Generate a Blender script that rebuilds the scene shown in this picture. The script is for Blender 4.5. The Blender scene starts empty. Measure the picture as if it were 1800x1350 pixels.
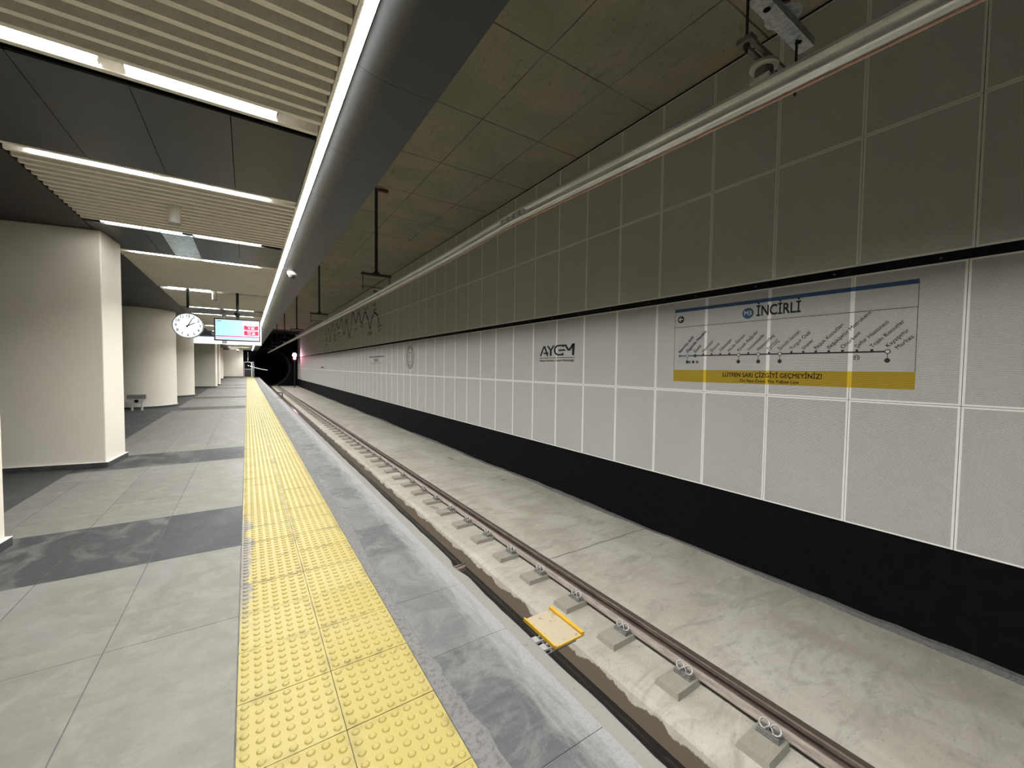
import bpy, math, random
from mathutils import Vector, Matrix
random.seed(7)
scene = bpy.context.scene
COL = scene.collection
# ------------------------------------------------------------------ camera
yaw, pitch, roll, FPX, EYE = 0.5835, 0.0380, 0.0123, 705.37, 1.575
fw = Vector((math.sin(yaw)*math.cos(pitch), math.cos(yaw)*math.cos(pitch), -math.sin(pitch)))
rt = Vector((math.cos(yaw), -math.sin(yaw), 0)); up = rt.cross(fw)
r2 = rt*math.cos(roll) + up*math.sin(roll); u2 = up*math.cos(roll) - rt*math.sin(roll)
cam = bpy.data.cameras.new('camera'); cam.sensor_fit = 'HORIZONTAL'; cam.sensor_width = 36
cam.lens = FPX/1800*36; cam.clip_start = .02; cam.clip_end = 400
co = bpy.data.objects.new('camera', cam); COL.objects.link(co)
co.matrix_world = Matrix(((r2.x, u2.x, -fw.x, 0), (r2.y, u2.y, -fw.y, 0), (r2.z, u2.z, -fw.z, EYE), (0, 0, 0, 1)))
scene.camera = co
# ------------------------------------------------------------------ world, exposure
w = bpy.data.worlds.new('world'); scene.world = w; w.use_nodes = True
w.node_tree.nodes['Background'].inputs[0].default_value = (.01, .01, .011, 1)
w.node_tree.nodes['Background'].inputs[1].default_value = .15
vs = scene.view_settings
vs.view_transform = 'Standard'; vs.look = 'None'; vs.gamma = 1; vs.use_curve_mapping = False; vs.exposure = 0.2
LED_POWER, LAMP_POWER = 245.0, 36.0
scene.cycles.max_bounces = 6; scene.cycles.diffuse_bounces = 4; scene.cycles.glossy_bounces = 2; scene.cycles.transmission_bounces = 1
scene.cycles.use_light_tree = False
scene.cycles.caustics_reflective = False; scene.cycles.caustics_refractive = False
# ------------------------------------------------------------------ materials
class NT:
    def __init__(s, name):
        s.m = bpy.data.materials.new(name); s.m.use_nodes = True
        s.t = s.m.node_tree; s.b = s.t.nodes['Principled BSDF']
    def n(s, typ, _op=None, **kw):
        nd = s.t.nodes.new(typ)
        if _op: nd.operation = _op
        for k, v in kw.items():
            if k.startswith('_'): setattr(nd, k[1:], v); continue
            i = nd.inputs[int(k[1:])] if k[0] == 'i' and k[1:].isdigit() else nd.inputs[k]
            if isinstance(v, bpy.types.NodeSocket): s.t.links.new(v, i)
            else: i.default_value = v
        return nd
    def math(s, op, a, b=0.0, c=None):
        kw = dict(i0=a, i1=b)
        if c is not None: kw['i2'] = c
        return s.n('ShaderNodeMath', op, **kw).outputs[0]
    def pos(s): return s.n('ShaderNodeNewGeometry').outputs['Position']
    def xyz(s, v):
        q = s.n('ShaderNodeSeparateXYZ', i0=v); return q.outputs
    def vmul(s, v, k): return s.n('ShaderNodeVectorMath', 'MULTIPLY', i0=v, i1=k).outputs[0]
    def noise(s, v, scale, detail=4, rough=.55, dist=0):
        nd = s.n('ShaderNodeTexNoise', Vector=v); nd.inputs['Scale'].default_value = scale
        nd.inputs['Detail'].default_value = detail; nd.inputs['Roughness'].default_value = rough
        nd.inputs['Distortion'].default_value = dist
        return nd.outputs[0]
    def ramp(s, f, stops):
        nd = s.n('ShaderNodeValToRGB', Fac=f); e = nd.color_ramp.elements
        while len(e) < len(stops): e.new(.5)
        for q, (p, c) in zip(e, stops):
            q.position = p; q.color = (c, c, c, 1) if isinstance(c, (int, float)) else (*c, 1)
        return nd.outputs[0]
    def mix(s, f, a, b, mode='MIX'):
        nd = s.n('ShaderNodeMix', _data_type='RGBA', _blend_type=mode)
        for i, v in ((0, f), (6, a), (7, b)):
            if isinstance(v, bpy.types.NodeSocket): s.t.links.new(v, nd.inputs[i])
            else: nd.inputs[i].default_value = v if i == 0 else (*v, 1)
        return nd.outputs[2]
    def bump(s, h, strength=.3, dist=.01):
        nd = s.n('ShaderNodeBump', Height=h, Strength=strength, Distance=dist)
        s.t.links.new(nd.outputs[0], s.b.inputs['Normal'])
    def col(s, c):
        if isinstance(c, bpy.types.NodeSocket): s.t.links.new(c, s.b.inputs['Base Color'])
        else: s.b.inputs['Base Color'].default_value = (*c, 1)
    def set(s, rough=.6, metal=0, spec=.4):
        for k, v in (('Roughness', rough), ('Metallic', metal), ('Specular IOR Level', spec)):
            if isinstance(v, bpy.types.NodeSocket): s.t.links.new(v, s.b.inputs[k])
            else: s.b.inputs[k].default_value = v
        return s.m
M = {}
def plain(name, c, rough=.5, metal=0, spec=.4, var=.12, scale=9):
    t = NT(name); p = t.pos(); f = t.noise(p, scale, 3)
    t.col(t.mix(t.ramp(f, [(.3, 0), (.7, 1)]), tuple(x*(1-var) for x in c), tuple(min(1, x*(1+var)) for x in c)))
    M[name] = t.set(rough, metal, spec); return t
def emit(name, c, strength):
    t = NT(name); t.col((0, 0, 0) if strength > 5 else tuple(x*.3 for x in c))
    t.b.inputs['Emission Color'].default_value = (*c, 1); t.b.inputs['Emission Strength'].default_value = strength
    M[name] = t.set(.5)
    if strength < 10: t.m.cycles.emission_sampling = 'NONE'
emit('led', (1, .985, .95), LED_POWER)
emit('lamp', (1, .985, .96), LAMP_POWER)
emit('clock_face', (.93, 1, .99), .95)
emit('screen_blue', (.42, .76, .95), .9)
emit('screen_red', (.85, .01, .09), .8)
emit('screen_magenta', (.6, .02, .24), .75)
emit('screen_white', (.95, .95, 1), .95)
emit('screen_dark', (.05, .2, .35), .4)
emit('box_sign', (.95, .97, 1), .75)
emit('signal_white', (1, .75, .92), 60)
emit('signal_red', (1, .02, .12), 75)
emit('tunnel_lamp', (1, .97, .9), 4.5)
plain('black', (.005, .005, .006), .8, var=.3, spec=.1)
plain('wall_black', (.0035, .0035, .004), .8, var=.4, spec=.08)
plain('black_metal', (.015, .015, .017), .45)
plain('dark_plate', (.02, .02, .021), .8, var=.25)
plain('white_paint', (.75, .75, .73), .45)
plain('grey_metal', (.3, .3, .3), .4, .6)
plain('galvanised', (.42, .43, .44), .45, .5, var=.3, scale=26)
plain('steel_clip', (.42, .42, .41), .4, .5, var=.15, scale=60)
plain('plate_steel', (.20, .195, .18), .5, .3, var=.35, scale=40)
plain('dark_steel', (.05, .048, .043), .5, .4)
plain('insulator_grey', (.17, .17, .15), .5)
plain('insulator_white', (.62, .6, .54), .5)
plain('aluminium', (.92, .91, .88), .34, .55, var=.06, scale=3)
plain('copper', (.5, .3, .22), .45, .7)
plain('red_tag', (.12, .035, .03), .6)
plain('bench_grey', (.22, .22, .21), .5)
plain('bench_white', (.5, .5, .48), .5)
plain('slat', (.90, .855, .76), .5, var=.05, scale=30)
plain('tunnel_concrete', (.09, .09, .09), .9, var=.2, scale=2)
plain('rebar', (.05, .04, .035), .7)

# dark metal soffit sheets
t = plain('soffit', (.030, .030, .031), .42, 0, .5, var=.14, scale=2.2)
t = plain('fascia', (.028, .030, .033), .38, 0, .5, var=.1, scale=2)
plain('left_soffit', (.035, .033, .03), .55, 0, .4, var=.15, scale=3)
t = NT('pale_blue'); p = t.pos(); f = t.noise(t.vmul(p, (1, 2, 1)), 7, 6, .7, 2.5)  # mottled pale blue, low roughness, for part of one ceiling panel
t.col(t.mix(t.ramp(f, [(.38, 0), (.62, 1)]), (.16, .25, .31), (.62, .76, .84))); M['pale_blue'] = t.set(.22, .35, .6)

# pillar plaster
t = NT('plaster'); p = t.pos(); f = t.noise(p, 1.6, 5)
t.col(t.mix(f, (.70, .665, .58), (.77, .735, .655))); t.bump(t.noise(p, 90, 3), .12, .004); M['plaster'] = t.set(.75, 0, .25)
plain('plinth', (.055, .055, .057), .5, var=.3, scale=14)
plain('plinth_highlight', (.7, .7, .69), .5)  # near-white tone painted as the highlight on the baseboards' top edge

# platform tiles
def tile(name, base, dust, thr, dustamt, scale=1.3, rough=.45):
    t = NT(name); p = t.pos(); rnd = t.n('ShaderNodeObjectInfo').outputs['Random']
    big = t.noise(t.vmul(p, (1, .6, 1)), scale, 6, .62, .8)
    streak = t.noise(t.vmul(p, (1.2, 7, 1)), 1.6, 6, .65, .6)
    fine = t.noise(p, 60, 3)
    c = t.mix(t.math('MULTIPLY', rnd, .9), tuple(x*.93 for x in base), tuple(x*1.06 for x in base))
    c = t.mix(t.ramp(streak, [(.35, 0), (.75, .6)]), c, tuple(x*.74 for x in base))
    c = t.mix(t.ramp(t.noise(p, 5.5, 6, .7, .4), [(.46, 0), (.70, .8)]), c, tuple(min(1, x*1.28) for x in base))
    c = t.mix(t.math('MULTIPLY', t.ramp(big, [(thr, 0), (thr+.2, 1)]), dustamt), c, dust)
    smear = t.ramp(t.noise(t.vmul(p, (1.5, 1, 1)), .9, 4, .7, 1.5), [(.62, 0), (.7, .35)])
    c = t.mix(smear, c, tuple(x*.7 for x in base))
    c = t.mix(t.ramp(fine, [(.3, .12), (.6, 0)]), c, tuple(x*.6 for x in base))
    t.col(c); t.bump(fine, .06, .003); M[name] = t.set(t.ramp(big, [(.3, rough+.1), (.7, rough+.3)]), 0, .2)
tile('tile_light', (.143, .143, .125), (.172, .172, .16), .5, .6)
tile('tile_dark', (.034, .036, .037), (.13, .13, .127), .47, .7, 3.6)
tile('tile_dark_clean', (.034, .037, .040), (.10, .10, .10), .62, .5, 2.6)
tile('tile_border', (.055, .055, .056), (.10, .10, .10), .55, .4, 2)
plain('grout', (.085, .083, .076), .9, var=.3, scale=12)

# coping stones: white dust towards the platform edge
t = NT('coping'); p = t.pos(); o = t.xyz(p); rnd = t.n('ShaderNodeObjectInfo').outputs['Random']
n1 = t.noise(t.vmul(p, (1, .8, 1)), 3.2, 7, .68, .9); n2 = t.noise(t.vmul(p, (5, .7, 1)), 4, 6, .65, .8); n3 = t.noise(p, 70, 4, .7)
n4 = t.noise(t.vmul(p, (1, 4, 1)), 6, 6, .7, .5)
c = t.mix(rnd, (0.0491, 0.05148, 0.05386), (0.09108, 0.09342, 0.09504))
c = t.mix(t.ramp(n4, [(.42, 0), (.7, .6)]), c, (0.1109, 0.1125, 0.1125))
c = t.mix(t.ramp(n1, [(.46, 0), (.62, .8)]), c, (0.1346, 0.1346, 0.1307))
e = t.math('ADD', o[0], t.math('MULTIPLY', t.math('SUBTRACT', n2, .5), .30))
c = t.mix(t.ramp(t.math('MULTIPLY', t.math('SUBTRACT', e, 1.10), 6.0), [(0, 0), (.9, .9)]), c, (0.2138, 0.2138, 0.2138))
c = t.mix(t.ramp(n3, [(.36, .25), (.5, 0)]), c, (0.0396, 0.0396, 0.0396))
t.col(c); t.bump(n3, .12, .004); M['coping'] = t.set(.7, 0, .3)
t = NT('mortar'); p = t.pos(); n1 = t.noise(p, 5, 7, .7, .6); n3 = t.noise(p, 38, 5, .7)
c = t.mix(n1, (0.0968, 0.09486, 0.09099), (0.1626, 0.1607, 0.1549)); c = t.mix(t.ramp(n3, [(.38, .6), (.52, 0)]), c, (0.05421, 0.05421, 0.05034))
t.col(c); t.bump(n3, .5, .006); M['mortar'] = t.set(.85, 0, .2)

# yellow tactile tiles
t = NT('tactile'); p = t.pos(); o = t.xyz(p); rnd = t.n('ShaderNodeObjectInfo').outputs['Random']
n1 = t.noise(p, 1.7, 5, .6); n2 = t.noise(t.vmul(p, (1, .5, 1)), 7, 6, .7, .8); n3 = t.noise(p, 28, 4, .7)
c = t.mix(rnd, (0.2609, 0.2121, 0.04695), (0.2887, 0.2435, 0.06956))
c = t.mix(t.ramp(n1, [(.35, .0), (.7, .5)]), c, (0.2852, 0.2435, 0.09737))
# grime hugging the joints (every 0.4 m) in irregular patches
fx = t.math('FRACT', t.math('DIVIDE', t.math('ADD', o[0], .0565), .4)); fy = t.math('FRACT', t.math('DIVIDE', t.math('SUBTRACT', o[1], 2.985), .4))
dj = t.math('MINIMUM', t.math('MINIMUM', fx, t.math('SUBTRACT', 1.0, fx)), t.math('MINIMUM', fy, t.math('SUBTRACT', 1.0, fy)))
g = t.math('MULTIPLY', t.ramp(dj, [(0, 1), (.11, 0)]), t.ramp(n2, [(.45, 0), (.68, .8)]))
c = t.mix(g, c, (0.09388, 0.06956, 0.02435))
# worn paint along the left edge
ed = t.math('ADD', o[0], t.math('MULTIPLY', t.math('SUBTRACT', n2, .5), .33))
band = t.ramp(t.math('ABSOLUTE', t.math('MULTIPLY', t.math('SUBTRACT', o[1], 3.95), .8)), [(.55, 1), (.95, 0)])
c = t.mix(t.math('MULTIPLY', band, t.ramp(t.math('ADD', ed, .0), [(.0, .85), (.012, 0)])), c, (0.1252, 0.12, 0.1166))
c = t.mix(t.ramp(n3, [(.27, .8), (.34, 0)]), c, (0.1043, 0.07651, 0.02086))
t.col(c); M['tactile'] = t.set(.55, 0, .3)

# track concrete
t = NT('track_concrete'); p = t.pos(); o = t.xyz(p)
n1 = t.noise(t.vmul(p, (1, .55, 1)), .9, 7, .6, 1.2); n2 = t.noise(t.vmul(p, (.8, 1.6, 1)), 4.5, 6, .68, 1.0); n3 = t.noise(p, 55, 3, .6)
n4 = t.noise(t.vmul(p, (.5, 1.4, 1)), 2.2, 8, .7, 1.6)
c = t.mix(t.ramp(n1, [(.32, 0), (.66, 1)]), (.315, .296, .245), (.44, .425, .375))
c = t.mix(t.ramp(n4, [(.36, .75), (.5, 0)]), c, (.285, .272, .235))
c = t.mix(t.ramp(n2, [(.55, 0), (.72, .6)]), c, (.26, .246, .21))
c = t.mix(t.ramp(n2, [(.28, .5), (.42, 0)]), c, (.50, .49, .45))
c = t.mix(t.ramp(n4, [(.60, 0), (.74, .6)]), c, (.45, .45, .43))
c = t.mix(t.ramp(n3, [(.28, .7), (.37, 0)]), c, (.14, .13, .11))
# wet brown tide mark on the drain side
wz = t.math('ADD', o[2], t.math('MULTIPLY', t.math('SUBTRACT', t.noise(t.vmul(p, (0, 1.6, 0)), 1.3, 5, .65), .5), .24))
wet = t.ramp(t.math('MULTIPLY', t.math('ADD', wz, 1.355), 20.0), [(.0, 1), (.25, 0)])
inch = t.math('MULTIPLY', t.math('LESS_THAN', o[0], 2.86), t.math('GREATER_THAN', o[0], 2.2))
c = t.mix(t.math('MULTIPLY', wet, inch), c, (0.1035, 0.081, 0.0585))
# scattered dark damp spots
sp = t.ramp(t.noise(t.vmul(p, (1.4, .8, 0)), .75, 3, .45, .4), [(.69, 0), (.71, .75)])
c = t.mix(sp, c, (0.144, 0.135, 0.117))
t.col(c); t.bump(n2, .12, .01); M['track_concrete'] = t.set(t.ramp(n1, [(.3, .6), (.7, .85)]), 0, .3)
t = NT('pad_concrete'); p = t.pos(); n1 = t.noise(t.vmul(p, (1, 3, 1)), 14, 6, .7)
t.col(t.mix(n1, (0.1993, 0.1882, 0.155), (0.3321, 0.3173, 0.2731))); t.bump(n1, .4, .006); M['pad_concrete'] = t.set(.85, 0, .2)
t = NT('water'); t.col((.012, .011, .009)); M['water'] = t.set(.12, 0, .5)
t = NT('slab_lip'); p = t.pos(); n1 = t.noise(t.vmul(p, (1, .5, 1)), 3, 6, .65); n2 = t.noise(p, 30, 4, .7)
c = t.mix(n1, (0.1446, 0.1406, 0.1266), (0.2009, 0.1969, 0.1808)); c = t.mix(t.ramp(n2, [(.3, .5), (.4, 0)]), c, (0.08036, 0.07637, 0.06831))
t.col(c); t.bump(n1, .3, .01); M['slab_lip'] = t.set(.85, 0, .2)

# cast concrete ceiling with formwork lines
t = NT('cast_concrete'); p = t.pos(); o = t.xyz(p)
n1 = t.noise(p, .7, 6, .6, .6); n2 = t.noise(t.vmul(p, (3, .7, 1)), 2.2, 6, .7, .6); n3 = t.noise(p, 16, 4, .65)
c = t.mix(t.ramp(n1, [(.3, 0), (.7, 1)]), (.27, .26, .205), (.36, .345, .28))
c = t.mix(t.ramp(n1, [(.54, 0), (.64, .6)]), c, (.40, .31, .235))
n5 = t.noise(t.vmul(p, (1.5, 1, 1)), 3.4, 7, .72, 1.4)
c = t.mix(t.ramp(n5, [(.56, 0), (.72, .7)]), c, (.17, .155, .12))
c = t.mix(t.ramp(n5, [(.26, .6), (.38, 0)]), c, (.42, .41, .36))
c = t.mix(t.ramp(n2, [(.60, 0), (.72, .55)]), c, (.16, .145, .11))
c = t.mix(t.ramp(n3, [(.30, .6), (.38, 0)]), c, (.14, .13, .1))
wob = t.math('MULTIPLY', t.math('SUBTRACT', t.noise(p, 2.5, 3), .5), .03)
def lines(v, per, off, wd):
    f = t.math('FRACT', t.math('DIVIDE', t.math('ADD', t.math('SUBTRACT', v, off), wob), per))
    d = t.math('MULTIPLY', t.math('MINIMUM', f, t.math('SUBTRACT', 1.0, f)), per)
    return t.math('LESS_THAN', d, wd)
ln = t.math('MAXIMUM', lines(o[0], 1.28, 3.66, .009), lines(o[1], 1.9, 6.64, .012))
ln = t.math('MULTIPLY', ln, t.ramp(t.noise(p, 1.1, 3), [(.3, .35), (.55, .9)]))
c = t.mix(ln, c, (.07, .065, .05))
t.col(c); t.bump(t.math('ADD', n2, t.math('MULTIPLY', ln, -.6)), .25, .015); M['cast_concrete'] = t.set(.85, 0, .2)

# rusty rail
t = NT('rail'); p = t.pos(); o = t.xyz(p); n1 = t.noise(t.vmul(p, (8, 1.5, 8)), 4, 7, .7); n2 = t.noise(t.vmul(p, (6, .8, 6)), 5, 6, .7)
c = t.mix(t.ramp(n1, [(.3, 0), (.72, 1)]), (.062, .045, .037), (.15, .118, .10))
foot = t.math('LESS_THAN', o[2], -1.075-.112)
c = t.mix(t.math('MULTIPLY', foot, t.ramp(n2, [(.3, .25), (.62, .95)])), c, (.36, .315, .275)); t.col(c); t.bump(n1, .25, .004); M['rail'] = t.set(.6, .15, .4)
t = NT('rail_top'); p = t.pos(); n1 = t.noise(t.vmul(p, (30, .5, 1)), 2, 5)
t.col(t.mix(n1, (.075, .055, .045), (.20, .165, .14))); M['rail_top'] = t.set(.34, .7, .5)
# yellow tray board
t = NT('tray_face'); p = t.pos(); n1 = t.noise(p, 9, 5, .65, .5); n2 = t.noise(p, 26, 4, .6)
c = t.mix(n1, (.29, .245, .165), (.35, .30, .215)); c = t.mix(t.ramp(n1, [(.56, 0), (.63, .8)]), c, (.20, .13, .06))
c = t.mix(t.ramp(n2, [(.31, .9), (.35, 0)]), c, (.12, .09, .06)); t.col(c); M['tray_face'] = t.set(.7)
plain('tray_yellow', (.46, .28, .03), .5, var=.1, scale=12)

# perforated cladding
PW, Y0, YU = .9083, .8718, .836
ZR = (-.224, 1.252, 2.728, 2.826, 4.315, 6.105)
def perforated(name, base, hole=.035, gloss=.45, rad=.0039):
    t = NT(name); p = t.pos(); o = t.xyz(p)
    upper = t.math('GREATER_THAN', o[2], 2.78)
    off = t.math('ADD', Y0, t.math('MULTIPLY', upper, YU-Y0))
    f = t.math('FRACT', t.math('DIVIDE', t.math('SUBTRACT', o[1], off), PW))
    d = t.math('MULTIPLY', t.math('MINIMUM', f, t.math('SUBTRACT', 1.0, f)), PW)
    for z in ZR: d = t.math('MINIMUM', d, t.math('ABSOLUTE', t.math('SUBTRACT', o[2], z)))
    solid = t.math('LESS_THAN', d, .022)
    P, Q = .0105, .0182
    def cell(sy, sz):
        a = t.math('MULTIPLY', t.math('SUBTRACT', t.math('FRACT', t.math('ADD', t.math('DIVIDE', o[1], P), sy)), .5), P)
        b = t.math('MULTIPLY', t.math('SUBTRACT', t.math('FRACT', t.math('ADD', t.math('DIVIDE', o[2], Q), sz)), .5), Q)
        return t.math('ADD', t.math('MULTIPLY', a, a), t.math('MULTIPLY', b, b))
    hl = t.math('LESS_THAN', t.math('MINIMUM', cell(0, 0), cell(.5, .5)), rad**2)
    hl = t.math('MULTIPLY', hl, t.math('SUBTRACT', 1.0, solid))
    vr = t.noise(t.vmul(p, (1, 1, .3)), 1.2, 4)
    c = t.mix(vr, tuple(x*.95 for x in base), tuple(min(1, x*1.04) for x in base))
    t.col(t.mix(hl, c, tuple(x*.05+hole*.5 for x in base))); M[name] = t.set(gloss+.15, 0, .12)
perforated('perf_panel', (.80, .795, .76))
perforated('perf_panel_upper', (.84, .83, .78), .06, .5, .0034)  # brighter copy of perf_panel: light for the dim upper rows put in colour
perforated('perf_print', (.78, .775, .74))
perforated('perf_blue', (.045, .11, .25))
perforated('perf_badge', (.06, .17, .30))
perforated('perf_yellow', (.62, .43, .02))
perforated('perf_black', (.02, .02, .03), .02)
perforated('perf_dark', (.055, .052, .05), .02)
perforated('perf_grey', (.2, .195, .185))
perforated('perf_green', (.03, .12, .08))
perforated('perf_red', (.25, .05, .04))
perforated('perf_white', (.8, .8, .78), .3)
perforated('perf_brown', (.035, .012, .0), .01)

# ------------------------------------------------------------------ geometry helpers
class MB:
    def __init__(s): s.v = []; s.f = []; s.mi = []; s.cur = 0
    def add(s, vs_, fs):
        k = len(s.v); s.v += [tuple(q) for q in vs_]; s.f += [tuple(i+k for i in f) for f in fs]; s.mi += [s.cur]*len(fs); return s
    def box(s, x0, x1, y0, y1, z0, z1):
        return s.add([(x, y, z) for z in (z0, z1) for y in (y0, y1) for x in (x0, x1)],
                     [(0, 2, 3, 1), (4, 5, 7, 6), (0, 1, 5, 4), (2, 6, 7, 3), (0, 4, 6, 2), (1, 3, 7, 5)])
    def frust(s, x0, x1, y0, y1, z0, z1, b):
        vv = [(x, y, z0) for y in (y0, y1) for x in (x0, x1)] + [(x, y, z1) for y in (y0+b, y1-b) for x in (x0+b, x1-b)]
        return s.add(vv, [(0, 2, 3, 1), (4, 5, 7, 6), (0, 1, 5, 4), (2, 6, 7, 3), (0, 4, 6, 2), (1, 3, 7, 5)])
    def prism(s, poly, z0, z1, axis='z'):           # poly CCW seen from +axis
        n = len(poly)
        tr = {'z': lambda a, b, c: (a, b, c), 'y': lambda a, b, c: (a, c, b), 'x': lambda a, b, c: (c, a, b)}[axis]
        vv = [tr(a, b, z0) for a, b in poly] + [tr(a, b, z1) for a, b in poly]
        fs = [tuple(range(n-1, -1, -1)), tuple(range(n, 2*n))] + [(i, (i+1) % n, n+(i+1) % n, n+i) for i in range(n)]
        return s.add(vv, fs)
    def cyl(s, c, r, z0, z1, n=20, axis='z', r1=None):
        r1 = r if r1 is None else r1
        tr = {'z': lambda a, b, h: (c[0]+a, c[1]+b, c[2]+h), 'y': lambda a, b, h: (c[0]+a, c[1]+h, c[2]+b), 'x': lambda a, b, h: (c[0]+h, c[1]+a, c[2]+b)}[axis]
        an = [2*math.pi*i/n for i in range(n)]
        vv = [tr(r*math.cos(a), r*math.sin(a), z0) for a in an] + [tr(r1*math.cos(a), r1*math.sin(a), z1) for a in an]
        return s.add(vv, [tuple(range(n-1, -1, -1)), tuple(range(n, 2*n))] + [(i, (i+1) % n, n+(i+1) % n, n+i) for i in range(n)])
    def lathe(s, prof, n=24, c=(0, 0, 0)):
        vv = [(c[0]+r*math.cos(2*math.pi*i/n), c[1]+r*math.sin(2*math.pi*i/n), c[2]+z) for r, z in prof for i in range(n)]
        m = len(prof); fs = [(j*n+i, j*n+(i+1) % n, (j+1)*n+(i+1) % n, (j+1)*n+i) for j in range(m-1) for i in range(n)]
        fs += [tuple(range(n-1, -1, -1)), tuple(range((m-1)*n, m*n))]
        return s.add(vv, fs)
    def tube(s, pts, r, n=8):
        pts = [Vector(q) for q in pts]; rings = []; ref = None
        for i, q in enumerate(pts):
            d = (pts[min(i+1, len(pts)-1)]-pts[max(i-1, 0)]).normalized()
            if ref is None: ref = Vector((0, 0, 1)) if abs(d.z) < .9 else Vector((1, 0, 0))
            a = (ref-d*ref.dot(d)).normalized(); b = d.cross(a); ref = a
            rings.append([q+a*r*math.cos(2*math.pi*j/n)+b*r*math.sin(2*math.pi*j/n) for j in range(n)])
        vv = [x for g in rings for x in g]; m = len(rings)
        fs = [(j*n+i, j*n+(i+1) % n, (j+1)*n+(i+1) % n, (j+1)*n+i) for j in range(m-1) for i in range(n)]
        fs += [tuple(range(n-1, -1, -1)), tuple(range((m-1)*n, m*n))]
        return s.add(vv, fs)
    def sweep(s, prof, path):                        # profile (x,z) swept along (x,y,z) stations
        n = len(prof); vv = [(px+a, py, pz+b) for px, py, pz in path for a, b in prof]; m = len(path)
        fs = [(j*n+i, (j+1)*n+i, (j+1)*n+(i+1) % n, j*n+(i+1) % n) for j in range(m-1) for i in range(n)]
        fs += [tuple(range(n)), tuple(range(m*n-1, (m-1)*n-1, -1))]
        return s.add(vv, fs)
    def mesh(s, name, *mats, smooth=False):
        me = bpy.data.meshes.new(name); me.from_pydata(s.v, [], s.f)
        for m in mats: me.materials.append(M[m])
        if len(mats) > 1:
            for q, i in zip(me.polygons, s.mi): q.material_index = i
        if smooth:
            for q in me.polygons: q.use_smooth = True
        me.update(); return me
def obj(name, data, parent=None, loc=(0, 0, 0), rot=None):
    o = bpy.data.objects.new(name, data); COL.objects.link(o); o.location = loc
    if rot is not None: o.rotation_euler = rot
    if parent is not None: o.parent = parent
    return o
def tag(o, label=None, cat=None, group=None, kind=None):
    if label: o['label'] = label
    if cat: o['category'] = cat
    if group: o['group'] = group
    if kind: o['kind'] = kind
    return o
def empty(name, loc, label, cat, group=None, rot=None):
    o = obj(name, None, None, loc, rot); o.empty_display_size = .1
    return tag(o, label, cat, group)
ORD = ['first', 'second', 'third', 'fourth', 'fifth', 'sixth', 'seventh', 'eighth', 'ninth', 'tenth', 'eleventh', 'twelfth',
       'thirteenth', 'fourteenth', 'fifteenth', 'sixteenth', 'seventeenth', 'eighteenth', 'nineteenth', 'twentieth']
def text_mesh(body, size, mat, bold=0.0, align='LEFT', depth=.0012):
    cu = bpy.data.curves.new('text', 'FONT'); cu.body = body; cu.size = size; cu.extrude = depth/2
    cu.align_x = align; cu.align_y = 'CENTER'; cu.resolution_u = 3
    o = bpy.data.objects.new('text', cu); COL.objects.link(o)
    dg = bpy.context.evaluated_depsgraph_get(); me = bpy.data.meshes.new_from_object(o.evaluated_get(dg))
    bpy.data.objects.remove(o); bpy.data.curves.remove(cu)
    if bold:                                                    # heavier strokes: slightly shifted copies of the outline
        vv = [tuple(v.co) for v in me.vertices]; ff = [tuple(q.vertices) for q in me.polygons]; b_ = MB()
        for kz, (dx, dy) in enumerate(((-1, -1), (1, -1), (1, 1), (-1, 1), (0, 0))):
            b_.add([(x+dx*bold*size*.8, y+dy*bold*size*.8, z+kz*.0002) for x, y, z in vv], ff)
        bpy.data.meshes.remove(me); return b_.mesh('text', mat)
    me.materials.clear(); me.materials.append(M[mat]); return me
WALLROT = Matrix(((0, 0, -1), (-1, 0, 0), (0, 1, 0)))         # local x -> -Y, local y -> +Z, local z -> -X
def wall_text(name, body, size, mat, parent, loc, bold=0, align='LEFT', angle=0, fit=None):
    me = text_mesh(body, size, mat, bold, align)
    if fit:
        xs = [v.co.x for v in me.vertices]; k = fit/(max(xs)-min(xs))
        for v in me.vertices: v.co.x *= k
    o = obj(name, me, parent); o.rotation_mode = 'XYZ'
    o.rotation_euler = (WALLROT @ Matrix.Rotation(angle, 3, 'Z')).to_euler(); o.location = loc; return o

YB, YE = -6.0, 64.0                                            # hall from behind the camera to the platform end
CZ = 3.565                                                      # platform ceiling
# ------------------------------------------------------------------ platform floor
fl = MB(); fl.box(-7, 1.27, YB, YE, -.30, -.004); fl.box(-7, 1.22, YB, YE, -1.5, -.30)
floor = tag(obj('floor', fl.mesh('floor', 'grout')), kind='structure')
lip = MB(); n = 700; rows = []
for i in range(n+1):
    y = YB+(YE-YB)*i/n; j = .003*math.sin(y*2.3)+.003*math.sin(y*9.7+1)+random.uniform(-.003, .003)
    if 2.75 < y < 2.95: j -= .03*random.random()
    rows += [(1.265, y, -.012), (1.30, y, -.014), (1.385+j, y, -.016), (1.398+j, y, -.026), (1.398+j, y, -.26), (1.265, y, -.26)]
lip.add(rows, [(i*6+k, (i+1)*6+k, (i+1)*6+k+1, i*6+k+1) for i in range(n) for k in range(5)])
obj('slab_edge', lip.mesh('slab_edge', 'slab_lip'), floor)
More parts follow.
